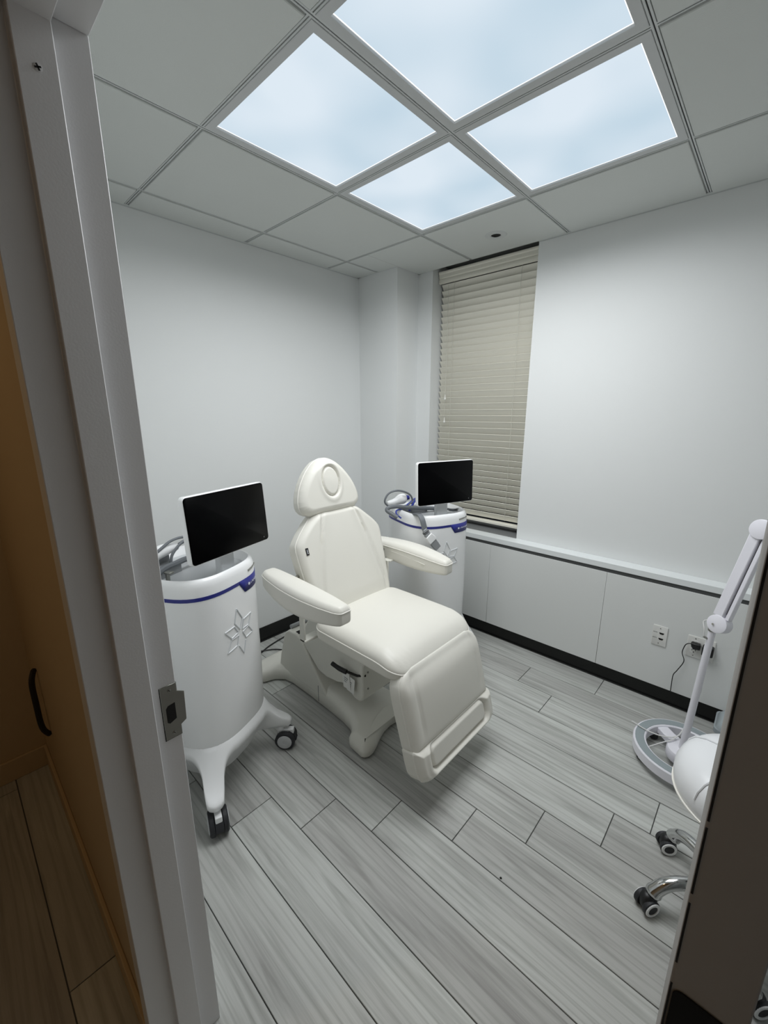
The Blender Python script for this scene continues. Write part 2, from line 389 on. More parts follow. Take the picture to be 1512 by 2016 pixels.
# added hall lamp, unseen: its warm light lifts the hall and door edge
e = empty('hall_fill_light', (-.25, -2.15, H), 0, 'unseen warm fill light added on the dark hallway ceiling', 'ceiling light')
mk('housing', lathe([(.07, 0), (.07, -.01), (.055, -.014), (.05, -.006)], 20), 'lamp_frame', e)
ld = bpy.data.lights.new('hall_fill', 'AREA'); ld.shape = 'DISK'; ld.size = .09; ld.energy = HALL_FILL_WATTS; ld.color = (1, .70, .40)
lo = bpy.data.objects.new('hall_fill', ld); COL.objects.link(lo); lo.parent = e; lo.location = (0, 0, -.02)

# ------------------------------------------------------------------ door frame, strike, leaf
def jamb_poly(x, s):     # s=+1: left jamb, soffit faces +x
    return [(x-s*.051, YD0-.005), (x-s*.051, -1.163), (x, -1.163), (x, -1.2125), (x+s*.016, -1.2125), (x+s*.016, -1.261), (x, -1.261), (x, -1.314), (x-s*.051, -1.314), (x-s*.051, YD1+.005), (x-s*.012, YD1+.005), (x-s*.012, YD0-.005)]
ZH = 2.106
fr = empty('door_1', (XJ0, -1.24, 0)); fr['kind'] = 'structure'
for x, s in ((XJ0, 1), (XJ1, -1)):
    mk('jamb', prism(jamb_poly(x, s), 0, ZH+.05), 'frame_paint', fr, world=True, bev=.0016, seg=2)
hp = [(ZH+.051, YD0-.005), (ZH+.051, -1.163), (ZH, -1.163), (ZH, -1.2125), (ZH-.016, -1.2125), (ZH-.016, -1.261), (ZH, -1.261), (ZH, -1.314), (ZH+.051, -1.314), (ZH+.051, YD1+.005), (ZH+.012, YD1+.005), (ZH+.012, YD0-.005)]
V, F = prism(hp, XJ0+.0005, XJ1-.0005); mk('head', ([(w_, v, u) for u, v, w_ in V], [tuple(f) for f in F]), 'frame_paint', fr, world=True, bev=.0016)
sp = [(-1.1955, .893), (-1.163, .893), (-1.163, .915), (-1.151, .922), (-1.149, .99), (-1.163, .998), (-1.163, 1.018), (-1.1955, 1.018)]
def yz_plate(poly, x0, x1):
    V, F = prism(poly, x0, x1); return [(w_, u, v) for u, v, w_ in V], F
st = mk('strike_plate', yz_plate(sp, XJ0-.0005, XJ0+.0018), 'steel', fr, world=True, bev=.0006, seg=1)
mk('strike_gap', yz_plate([(y-.0012 if y < -1.18 else y+.0006, z-.0014 if z < .9 else z) for y, z in sp[:3]+[(-1.1636, .93), (-1.1636, .99)]+sp[5:]], XJ0-.0008, XJ0+.0004), 'dark_gap', fr, world=True)
mk('latch_hole', yz_plate([(-1.1885, .934), (-1.184, .93), (-1.170, .936), (-1.170, .974), (-1.184, .972), (-1.1885, .966)], XJ0+.0016, XJ0+.0022), 'dark_gap', fr, world=True)
for z in (.905, 1.006):
    mk('strike_screw', xf(lathe([(.0038, 0), (.0038, .0006), (.002, .0012)], 12), T(XJ0+.0018, -1.178, z) @ R(90, 'Y')), 'steel', fr, world=True)
    mk('screw_recess', xf(box(-.0024, .0024, -.0006, .0006, 0, .0014), T(XJ0+.0018, -1.178, z) @ R(90, 'Y') @ R(35, 'Z')), 'dark_gap', fr, world=True)
mk('frame_screw', xf(lathe([(.005, 0), (.005, .0006), (.0025, .001)], 12), T(XJ0+.016, -1.237, 2.027) @ R(90, 'Y')), 'frame_paint', fr, world=True)
mk('screw_recess', xf(join(box(-.004, .004, -.001, .001, 0, .0016), box(-.001, .001, -.004, .004, 0, .0016)), T(XJ0+.016, -1.237, 2.027) @ R(90, 'Y') @ R(20, 'Z')), 'dark_gap', fr, world=True)

lf = empty('door_2', (1.028, -1.152, 0), math.radians(-.5)); lf['kind'] = 'structure'
LT0, LT1 = -.0198, .0195
mk('leaf', box(LT0, LT1, 0, .89, .012, 2.098), 'leaf_paint', lf, bev=.0012, seg=2)
for a, b in ((.02, 1.199), (1.218, 1.269), (1.277, 1.328), (1.333, 1.9)):
    mk('edge_seam', box(LT0+.0006, LT0+.0018, -.0006, .001, a, b), 'dark_gap', lf)
for z in (.25, 1.141, 1.86):
    hg = mk('hinge', join(xf(slab(rrect(.0355, .114, .006), 0, .001, .0003, 1), T(.0006, -.0004, z) @ R(90, 'X')), box(.019, .0225, -.006, .002, z-.057, z+.057)), 'hinge_black', lf)
    mk('hinge_knuckle', xf(lathe([(.005, -.057), (.0056, -.056), (.0056, .056), (.005, .057)], 12), T(.0265, -.003, z)), 'dark_steel', lf)
mk('lever', join(xf(lathe([(.026, 0), (.026, .008), (.011, .012), (.011, .04)], 20), T(LT1, .825, 1.0) @ R(90, 'Y')), tube([(LT1+.045, .825, 1.0), (LT1+.05, .77, 1.0), (LT1+.048, .70, 1.0)], .008, 10)), 'steel', lf)

# black bumper bar on the hall wall
e = empty('wall_bumper', (-.84, YD1-.002, .395), 0, 'black upright bar fixed to the dark brown hallway wall beside the door frame', 'wall bumper')
mk('bar', tube(cr([(0, -.004, -.02), (-.005, -.022, .02), (-.015, -.024, .12), (-.03, -.022, .20), (-.06, -.006, .235)], 5), [.008]+[.0095]*19+[.006], 8), 'black_plastic', e)

# ------------------------------------------------------------------ window ledge and low cabinets
YP = 1.05; CZ0, CZ1 = .108, .684
mk_l = empty('window_ledge', (.4, YB, .706), 0, 'long white ledge board along the window wall above the low cabinets', 'ledge')
mk('board', box(XC, XR, YP, YB, .706, .7395), 'ledge_top', mk_l, world=True, bev=.0015)
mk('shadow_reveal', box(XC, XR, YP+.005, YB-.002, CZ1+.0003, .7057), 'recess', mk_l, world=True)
for x0, x1, lb in ((XC+.03, -.308, 'white flat-front low cabinet at the window end, partly behind the screen cart'), (-.308, .422, 'white flat-front low cabinet with no socket, in the middle of the window wall'),
                   (.422, XR, 'white flat-front low cabinet carrying the two socket plates')):
    e = empty('low_cabinet', ((x0+x1)/2, 1.095, 0), 0, lb, 'cabinet', 'low cabinets under the window ledge')
    mk('body', box(x0+.001, x1-.001, YP+.019, YB-.001, CZ0+.002, CZ1-.003), 'cabinet_face', e, world=True)
    mk('front_panel', box(x0+.0008, x1-.0008, YP, YP+.018, CZ0, CZ1), 'cabinet_face', e, world=True, bev=.0006, seg=1)
mk('baseboard_back', join(box(XC+.03, XR, 1.094, 1.099, .003, CZ0-.001), box(XC+.03, XR, 1.084, 1.099, 0, .006), box(XC+.03, XR, 1.099, YB, .0, .1)), 'black_base', kind='structure', bev=.0015)

# ------------------------------------------------------------------ window blind
bl = empty('window_blind', ((WX0+WX1)/2, 1.25, H), 0, 'closed beige horizontal slat blind hanging in the window recess', 'window blind')
BX0, BX1, BY = WX0+.012, WX1-.012, 1.252
vp = [(1.20, H-.002), (1.20, H-.012), (1.206, H-.02), (1.206, H-.04), (1.212, H-.046), (1.206, H-.056), (1.206, H-.072), (1.216, H-.078), (1.222, H-.078), (1.222, H-.002)]
V, F = prism(vp, BX0-.006, BX1+.006); mk('valance', ([(w_, u, v) for u, v, w_ in V], F), 'blind', bl, world=True, bev=.0012, seg=1)
mk('headrail', box(BX0, BX1, 1.226, 1.275, H-.055, H-.003), 'blind', bl, world=True, bev=.002)
TILT = math.radians(56); NS = 38; ztop = H-.098; zbot = .835
prof = [(-.0250, .0008), (-.012, .0022), (0, .0027), (.012, .0022), (.025, .0008), (.0256, -.0035), (.012, -.0022), (0, -.0017), (-.012, -.0022), (-.0256, -.0035)]
sv, sf = prism([(u*math.cos(TILT)+v*math.sin(TILT), -u*math.sin(TILT)*1+v*math.cos(TILT)) for u, v in prof], -(BX1-BX0)/2, (BX1-BX0)/2)
sme = None
for k in range(NS):
    z = ztop+(zbot-ztop)*k/(NS-1)
    if sme is None:
        o = mk('slat', ([(w_, u, v) for u, v, w_ in sv], sf), 'blind', bl, ang=40); sme = o.data
    else:
        o = bpy.data.objects.new('slat', sme); COL.objects.link(o); o.parent = bl
    o.location = (random.uniform(-.0012, .0012), BY-1.25, z-H); o.rotation_euler = (math.radians(random.uniform(-1, 1)), 0, 0)
mk('bottom_rail', box(BX0, BX1, BY-.026, BY+.022, .778, .797), 'blind', bl, world=True, bev=.003)
for fx in (.155, .83):
    x = BX0+(BX1-BX0)*fx
    for dy in (-.0275, .027):
        zz = []
        for k in range(2*NS+1): zz.append((x+.0012*math.sin(k*2.1), BY+dy+.0015*(k % 2), ztop+.03+(zbot-.045-ztop)*k/(2*NS)))
        mk('ladder_cord', tube(zz, .0011, 5), 'blind_cord', bl, world=True)
for x, z in ((-.838, 1.655), (-.838, 1.49), (-.196, 1.555)):
    cz = mk('pull_cord', tube([(x, 1.215, H-.09), (x+.002, 1.217, (z+H)/2), (x, 1.215, z+.03)], .0011, 5), 'blind_cord', bl, world=True)
    tv = xf(lathe([(.0025, .034), (.0035, .028), (.0035, .016), (.0075, .006), (.0085, 0), (.006, -.004)], 12), T(x, 1.215, z))
    o = mk('tassel', ([tuple(np.array(v)-np.array(bl.location)) for v in tv[0]], tv[1]), 'tassel', cz)

# ------------------------------------------------------------------ sockets on the cabinet
def wall_plate(name, x0, x1, z0, z1, label):
    e = empty(name, ((x0+x1)/2, YP, (z0+z1)/2), 0, label, 'wall plate')
    pv = xf(slab(rrect(x1-x0, z1-z0, .004, 3), 0, .006, .003, 2), R(90, 'X'))
    mk('plate', pv, 'plate_white', e)
    return e
e = wall_plate('data_plate', .678, .746, .347, .461, 'white single wall plate with two small dark ports left of the lamp pole')
for dz in (.014, -.018):
    mk('port', xf(slab([(-.011, .003), (-.007, -.0045), (.007, -.0045), (.011, .003), (.011, .005), (-.011, .005)], 0, .0012, .0003, 1), T(.008, -.006, dz+.001) @ R(90, 'X')), 'dark_gap', e)
    for k in range(5):
        mk('marking', box(-.030+k*.0042, -.0275+k*.0042, -.0066, -.006, dz+.002, dz+.0055+.001*(k % 2)), 'print_grey', e)
for dz in (.042, -.042): mk('screw', xf(lathe([(.003, 0), (.003, .001), (.001, .0014)], 10), T(0, -.006, dz) @ R(90, 'X')), 'steel', e)
e = wall_plate('socket_plate', .832, .946, .343, .459, 'white double wall socket plate behind the lamp pole with a black plug in it')
for cx_ in (-.025, .025):
    for dz in (.021, -.021):
        f = mk('socket', xf(slab(rrect(.034, .029, .010, 5), 0, .0022, .0008, 1), T(cx_, -.006, dz) @ R(90, 'X')), 'plate_white', e)
        mk('slot', join(box(cx_-.008, cx_-.006, -.0092, -.008, dz+.001, dz+.009), box(cx_+.006, cx_+.008, -.0092, -.008, dz+.001, dz+.009)), 'dark_gap', f)
        mk('ground_slot', xf(lathe([(.0026, 0), (.0026, .0012)], 10), T(cx_, -.008, dz-.006) @ R(90, 'X')), 'dark_gap', f)
for cx_ in (-.025, .025):
    for dz in (.047, -.047): mk('screw', xf(lathe([(.003, 0), (.003, .001), (.001, .0014)], 10), T(cx_, -.006, dz) @ R(90, 'X')), 'steel', e)
sx, sz = .889, .401
e = empty('power_plug', (sx, YP-.008, sz), 0, 'black plug with thin black cable running down to the floor from the double socket', 'plug')
mk('plug_body', xf(slab([(-.022, .012), (-.018, .016), (.016, .016), (.018, .006), (.018, -.012), (-.008, -.016), (-.018, -.004)], 0, .03, .005, 3), T(-.018, -.001, .015) @ R(90, 'X')), 'black_plastic', e)
mk('cable', tube(cr([(-.034, -.018, .023), (-.05, -.022, .020), (-.062, -.014, .0), (-.068, -.01, -.045), (-.055, -.01, -.09), (-.075, -.012, -.15), (-.088, -.012, -.185), (-.088, -.012, -.245), (-.087, -.008, -.29)], 6), .0022, 6), 'cable_black', e)
e = empty('power_adapter', (.918, YP-.008, .41), 0, 'black boxy power adapter with white end plugged in the right socket', 'power adapter')
mk('adapter_body', xf(slab(rrect(.046, .05, .006), 0, .035, .005, 3), T(.002, -.0005, 0) @ R(90, 'X')), 'black_plastic', e)
mk('white_end', box(-.012, .008, -.034, -.02, -.032, -.022), 'plate_white', e, bev=.002)
e2 = empty('lamp_cord', (.906, YP-.03, .37), 0, 'white cord falling from the double socket to the floor behind the lamp pole', 'cord')
mk('cord', tube(cr([(0, 0, 0), (.003, -.01, -.05), (.016, -.01, -.13), (.018, -.012, -.19), (-.004, -.012, -.245), (-.008, -.03, -.30), (-.004, -.05, -.345), (.012, -.085, -.3665), (.05, -.14, -.3668), (.10, -.18, -.3668)], 6), .0025, 6), 'cable_white', e2)

# ------------------------------------------------------------------ treatment chair
CY = -.085
ch = empty('treatment_chair', (-.35, CY, 0), 0, 'cream padded treatment chair with headrest, two armrests and a hanging leg rest', 'treatment chair')
def inset(poly, d):
    P = np.array(poly); a = P-np.roll(P, 1, 0); b = np.roll(P, -1, 0)-P
    na = np.stack([-a[:, 1], a[:, 0]], 1); nb = np.stack([-b[:, 1], b[:, 0]], 1)
    na /= np.linalg.norm(na, axis=1)[:, None]+1e-12; nb /= np.linalg.norm(nb, axis=1)[:, None]+1e-12
    m_ = na+nb; m_ /= np.linalg.norm(m_, axis=1)[:, None]+1e-9
    ar = sum(P[i][0]*P[(i+1) % len(P)][1]-P[(i+1) % len(P)][0]*P[i][1] for i in range(len(P)))
    return P+m_*d*(1 if ar > 0 else -1)
half = [(-.205, 0), (-.198, .05), (-.18, .10), (-.158, .145), (-.146, .18), (-.146, .208), (-.156, .226), (-.172, .234), (-.25, .228), (-.268, .22), (-.278, .20), (-.295, .175), (-.335, .152), (-.40, .142), (-.50, .136), (-.68, .13), (-.85, .13), (-.92, .142), (-.965, .18), (-.985, .235), (-1.01, .275), (-1.06, .30), (-1.11, .285), (-1.13, .23), (-1.135, .1)]
hs_ = half
bp = [(x, CY+y) for x, y in hs_]+[(x, CY-y) for x, y in reversed(hs_[1:])]
b1 = inset(bp, .006); b2 = inset(bp, .022); b3 = inset(bp, .04)
def zt(x, y):      # plate is highest at its waist, lower at the feet
    return .062+.04*math.exp(-((x+.62)/.33)**2)+.012*math.exp(-((abs(y-CY))/.1)**2)
rings = [[(x, y, .008) for x, y in b1], [(x, y, .014) for x, y in bp], [(x, y, zt(x, y)-.025) for x, y in bp], [(x, y, zt(x, y)-.008) for x, y in b1], [(x, y, zt(x, y)+.006) for x, y in b2], [(x, y, zt(x, y)+.014) for x, y in b3]]
bV, bF = loft(rings); nb = len(bp); bF = bF[:-1]; o5 = 5*nb
for i in range(len(hs_)-1):
    r0, r1 = (0 if i == 0 else nb-i), nb-1-i
    bF.append((o5+i, o5+i+1, o5+r1, o5+r0) if i else (o5, o5+1, o5+r1))
mk('base_plate', (bV, bF), 'base_plastic', ch, world=True, ang=50)
mk('base_seam', profile_y([(-.612, .02), (-.609, .02), (-.609, .118), (-.612, .118)], CY-.1335, CY+.1335), 'print_grey', ch, world=True)
for x in (-.2, -1.05):
    for s in (-1, 1): mk('foot_pad', xf(lathe([(.022, 0), (.022, .01), (.018, .016)], 14), T(x, CY+s*(.2 if x > -.5 else .25), 0)), 'black_plastic', ch, world=True)
tower = [(-.985, .07), (-.965, .16), (-.925, .285), (-.905, .325), (-.87, .352), (-.80, .356), (-.765, .345), (-.70, .27), (-.62, .18), (-.575, .125), (-.54, .09), (-.54, .06), (-.985, .06)]
mk('base_tower', profile_y(tower, CY-.132, CY+.132), 'base_plastic', ch, world=True, bev=.016, seg=3)
mk('tower_slot', box(-.815, -.787, CY-.118, CY+.118, .3535, .3578), 'dark_gap', ch, world=True)
mk('cable_duct', tube([(-.875, CY-.11, .362), (-.875, CY+.11, .362)], .012, 10), 'grey_plastic', ch, world=True)
arm = [(-.785, .345), (-.62, .205), (-.55, .192), (-.46, .205), (-.395, .228), (-.36, .195), (-.335, .178), (-.295, .176), (-.278, .19), (-.272, .215), (-.272, .375), (-.16, .515), (-.66, .535), (-.74, .40)]
mk('lift_housing', profile_y(arm, CY-.121, CY+.121), 'base_plastic', ch, world=True, bev=.008, seg=2)
for z in (.335, .245): mk('housing_screw', xf(lathe([(.005, 0), (.005, .003), (.003, .004)], 12), T(-.272, CY-.085, z) @ R(90, 'Y')), 'steel', ch, world=True)
mk('seat_pan', box(-.42, .06, CY-.235, CY+.235, .515, .548), 'base_plastic', ch, world=True, bev=.01)
lv = mk('release_lever', tube(cr([(-.445, CY-.165, .345), (-.40, CY-.16, .336), (-.355, CY-.15, .33)], 4), [.011]*4+[.012]*5, 10), 'black_plastic', ch, world=True)
mk('lever_rod', tube([(-.375, CY-.152, .332), (-.30, CY-.13, .325), (-.27, CY-.10, .325)], .006, 8), 'dark_steel', ch, world=True)
for x, z0, a in ((-.36, .235, 6), (-.332, .222, -7)):
    tg = mk('tag_card', xf(slab(rrect(.052, .085, .004), -.0004, .0004, .0002, 1), T(x, CY-.148+(.003 if a < 0 else 0), z0+.045) @ R(90, 'X') @ R(a, 'Z')), 'card', ch, world=True)
    for k in range(3): 
        v = xf(box(-.016, .012-.005*k, -.0003, .0003, .012-k*.011, .0145-k*.011), T(x, CY-.1492+(.003 if a < 0 else 0), z0+.045) @ R(a, 'Y'))
        mk('tag_print', ([tuple(np.array(q)-np.array(ch.location)) for q in v[0]], v[1]), 'print_grey', tg)

def frame_map(o, ex, ev, ez):
    o, ex, ev, ez = [np.array(q, float) for q in (o, ex, ev, ez)]
    return lambda v: tuple(o+ex*v[0]+ev*v[1]+ez*v[2])
def pads(name, res, f, rp=.0032, pipe=True):
    (VF, seam) = res
    o = mk(name, mapv(VF, f), 'leather', ch, world=True, ang=80)
    if pipe:
        pv = tube([f((x, y, z)) for x, y, z in seam], rp, 6, closed=True)
        mk('piping', ([tuple(np.array(q)-np.array(ch.location)) for q in pv[0]], pv[1]), 'leather_piping', o, ang=80)
    return o
def rc(Ln, w0, r, extra=()):
    tb = []
    for k in range(9):
        a = PI/2*k/8; tb.append((r-r*math.cos(a), w0-r+r*math.sin(a)))
    return tb+list(extra)+[(Ln-a, b) for a, b in reversed(tb)]
# seat: x across (world y), y along (world x, back to front)
SL = .535
def seat_top(X, Y, D):
    z = .022*(1-(X/.28)**2)*np.sin(np.clip(Y/SL, 0, 1)*PI)**.5
    fr = np.clip((Y-(SL-.13))/.13, 0, 1)
    z = z+.006*fr*np.sin(X*150+3*np.sin(X*31))*np.clip((np.abs(X)-.13)/.12, 0, 1)
    z = z-.005*np.exp(-((Y-(SL-.135))/.008)**2)*np.clip((np.abs(X)-.1)/.1, 0, 1)
    return z
def seat_map(v):
    x = -.455+v[1]; z = .535+v[2]
    fr = max(0, v[1]-(SL-.13))/.13
    z -= .055*fr**2*(v[2]/.1); x += .012*fr*(v[2]/.1)
    return (x, CY+v[0], z)
pads('seat', pad(SL, rc(SL, .277, .07), .10, .045, .02, seat_top, 44, 44), seat_map)
# backrest
ra = math.radians(18.5); ev = (-math.sin(ra), 0, math.cos(ra)); ez = (math.cos(ra), 0, math.sin(ra))
BL = .525
def back_top(X, Y, D):
    s = .105+(.207-.105)*np.clip((BL-.02-Y)/.40, 0, 1)**.85
    g = np.abs(np.abs(X)-s)
    fade = np.clip(Y/.10, 0, 1)
    z = .012*np.clip(1-(X/.3)**2, 0, 1)*np.clip(Y/.1, 0, 1)-.014*np.exp(-(g/.008)**2)*fade+.007*np.exp(-(g/.03)**2)*fade
    return z
btab = [(0, .215), (.008, .232), (.025, .246), (.06, .253), (.15, .261), (.28, .271), (.36, .276), (.385, .272), (.405, .260), (.435, .233), (.47, .195), (.494, .168), (.510, .147), (.519, .128), (.525, .105)]
bo = np.array((-.405, CY, .60))-np.array(ez)*.095
fb = frame_map(bo, (0, 1, 0), ev, ez)
bk = pads('backrest', pad(BL, btab, .095, .028, .02, back_top, 60, 56), fb)
lt_ = [fb((-.262-.0, .335, .078)), ]
lab = xf(box(-.006, .006, -.0009, .0009, -.017, .017), Matrix.Identity(4))
lc = np.array(fb((-.236, .35, .1015)))
def lab_map(v): return tuple(lc+np.array((0, 1, 0))*v[0]*1.2+np.array(ev)*v[2]+np.array(ez)*v[1])
mk('brand_tab', mapv(lab, lab_map), 'black_plastic', ch, world=True)
for k in range(4):
    q = box(-.0025, .0025, -.0013, .0013, -.010+k*.0055, -.0075+k*.0055); mk('tab_print', mapv(q, lab_map), 'print_white', ch, world=True)
# headrest
rh = math.radians(13); hv = (-math.sin(rh), 0, math.cos(rh)); hz = (math.cos(rh), 0, math.sin(rh)); HL = .272
def head_top(X, Y, D):
    e = np.sqrt((X/.052)**2+((Y-.155)/.074)**2)
    return .012*np.exp(-((X/.15)**2))-.013*np.exp(-((e-1)/.075)**2)+.004*np.clip(1-e, 0, 1)+.004*np.exp(-((e-1.25)/.2)**2)
htab = [(0, .13), (.006, .150), (.016, .168), (.032, .182), (.05, .188), (.075, .187), (.10, .181), (.13, .170), (.16, .154), (.19, .133), (.215, .112), (.235, .091), (.25, .072), (.262, .052), (.269, .034), (.272, .018)]
ho = np.array((-.597, CY-.022, 1.072))-np.array(hz)*.05
hd = pads('headrest', pad(HL, htab, .092, .034, .03, head_top, 110, 110), frame_map(ho, (0, 1, 0), hv, hz))
for s in (-1, 1):
    mk('headrest_rod', tube([fb((s*.045, .47, .04)), fb((s*.045, .60, .04))], .007, 10), 'chrome', ch, world=True)
mk('back_shell', mapv(box(-.2, .2, .03, .46, -.012, .004), fb), 'base_plastic', ch, world=True, bev=.008)
# armrests
AL = .55
atab = [(0, .026), (.006, .034), (.02, .042), (.06, .048), (.2, .056), (.34, .057), (.45, .050), (.52, .040), (.542, .032), (.55, .022)]
def arm_top(X, Y, D): return .010*np.clip(1-(X/.06)**2, 0, 1)
for s in (-1, 1):
    def arm_map(v, s=s):
        t = v[1]/AL; x = -.665+v[1]; y = CY+s*(.355+.022*math.sin(t*PI))-s*.0*t
        z = .752-.022*math.sin(t*PI)*(1-v[2]/.085)+.018*(1-t)**2+(v[2])*(.82+.2*math.sin(t*PI))
        return (x, y+v[0], z)
    pads('armrest', pad(AL, atab, .085, .016, .02, arm_top, 22, 40), arm_map, .0026)
    mk('arm_bracket', join(box(-.518, -.482, CY+s*.292-.005, CY+s*.292+.005, .50, .755), box(-.525, -.475, min(CY+s*.297, CY+s*.36), max(CY+s*.297, CY+s*.36), .745, .755), box(-.525, -.475, min(CY+s*.2, CY+s*.297), max(CY+s*.2, CY+s*.297), .50, .512)), 'base_plastic', ch, world=True, bev=.003)
    mk('arm_rod', tube([(-.545, CY+s*.25, .815), (-.545, CY+s*.345, .80)], .0085, 10), 'steel', ch, world=True)
    if s > 0:
        zp = [arm_map((-.0565*0-.055, v, .045+.006*math.sin(v*9))) for v in np.linspace(.18, .42, 14)]
        mk('zip_seam', tube(zp, .0022, 6), 'leather_piping', ch, world=True)
# leg rest: y runs up from the toe end
rl = math.radians(15.5); lv_ = (-math.sin(rl), 0, math.cos(rl)); lz = (math.cos(rl), 0, math.sin(rl))
lo_ = np.array((.222, CY, .148))-np.array(lz)*.09
LL = .325
def leg_top(X, Y, D):
    g = np.abs(np.abs(X)-.215)
    z = .014*np.clip(1-(X/.3)**2, 0, 1)*np.sin(np.clip(Y/LL, 0, 1)*PI*.9)-.006*np.exp(-(g/.007)**2)*np.clip((Y-.03)/.05, 0, 1)
    up_ = np.clip((Y-(LL-.10))/.10, 0, 1)
    return z-.03*up_**2+.004*up_*np.sin(X*120+4*np.sin(X*23))*np.clip((np.abs(X)-.16)/.1, 0, 1)
fl_ = frame_map(np.array(lo_)+np.array(lv_)*.128, (0, 1, 0), lv_, lz)
ltab = [(0, .268), (.02, .272), (.15, .276), (.24, .276), (.27, .272), (.295, .258), (.31, .24), (.32, .215), (.325, .195)]
lg = pads('leg_rest', pad(LL, ltab, .09, .03, .015, leg_top, 56, 40), fl_, .0026)
def foot_top(X, Y, D):
    # rounded oblong inset panel with a raised rim
    qx = np.clip(np.abs(X)-.175, 0, None); qy = np.clip(np.abs(Y-.082)-.016, 0, None); d = np.sqrt(qx**2+qy**2)-.032
    return .012-.020*np.exp(-(d/.007)**2)-.006*(d < 0)+.005*np.exp(-((d-.02)/.012)**2)
ftab = [(0, .225), (.006, .245), (.018, .262), (.04, .273), (.08, .277), (.135, .277), (.142, .274)]
fp = pads('foot_pad_cushion', pad(.142, ftab, .092, .022, .02, foot_top, 100, 70), frame_map(lo_, (0, 1, 0), lv_, lz), .0026)

# ------------------------------------------------------------------ screen carts (white body on four castors)
def body_outline(sc=1., n=64, bulge=1.):
    out = []
    for k in range(n):
        a = 2*PI*k/n; c, s = math.cos(a), math.sin(a)
        e = 3.0 if c > 0 else 5.0; A = (.215 if c > 0 else .225); B = .205
        r = (abs(c/A)**e+abs(s/B)**e)**(-1/e); out.append((r*c*sc, r*s*sc))
    return out
def castor(parent, x, y, az, name='castor'):
    M = T(x, y, 0) @ R(az, 'Z')
    st_ = mk(name, xf(join(lathe([(.017, .092), (.017, .125), (.014, .13)], 14), box(-.064, .012, -.0125, .0125, .066, .1)), M), 'machine_white', parent, bev=.003)
    for s in (-1, 1):
        wl = xf(lathe([(.018, -.011), (.042, -.011), (.047, -.007), (.047, .006), (.042, .0105), (.03, .0105)], 28), M @ T(-.025, s*.024, .0475) @ R(90 if s < 0 else -90, 'X'))
        mk('wheel', wl, 'tyre', st_)
        mk('hub_cap', xf(lathe([(.034, .009), (.034, .0125), (.03, .014), (.012, .0142), (.010, .0125)], 24), M @ T(-.025, s*.024, .0475) @ R(90 if s < 0 else -90, 'X')), 'hub_white', st_)
    mk('brake_pedal', xf(profile_y([(-.078, .045), (-.07, .035), (-.055, .045), (-.035, .085), (-.045, .092), (-.066, .075)], -.015, .015), M), 'tyre', st_, bev=.003)
    return st_
LEGS = [(.222, -.228), (.222, .228), (-.215, -.22), (-.215, .22)]
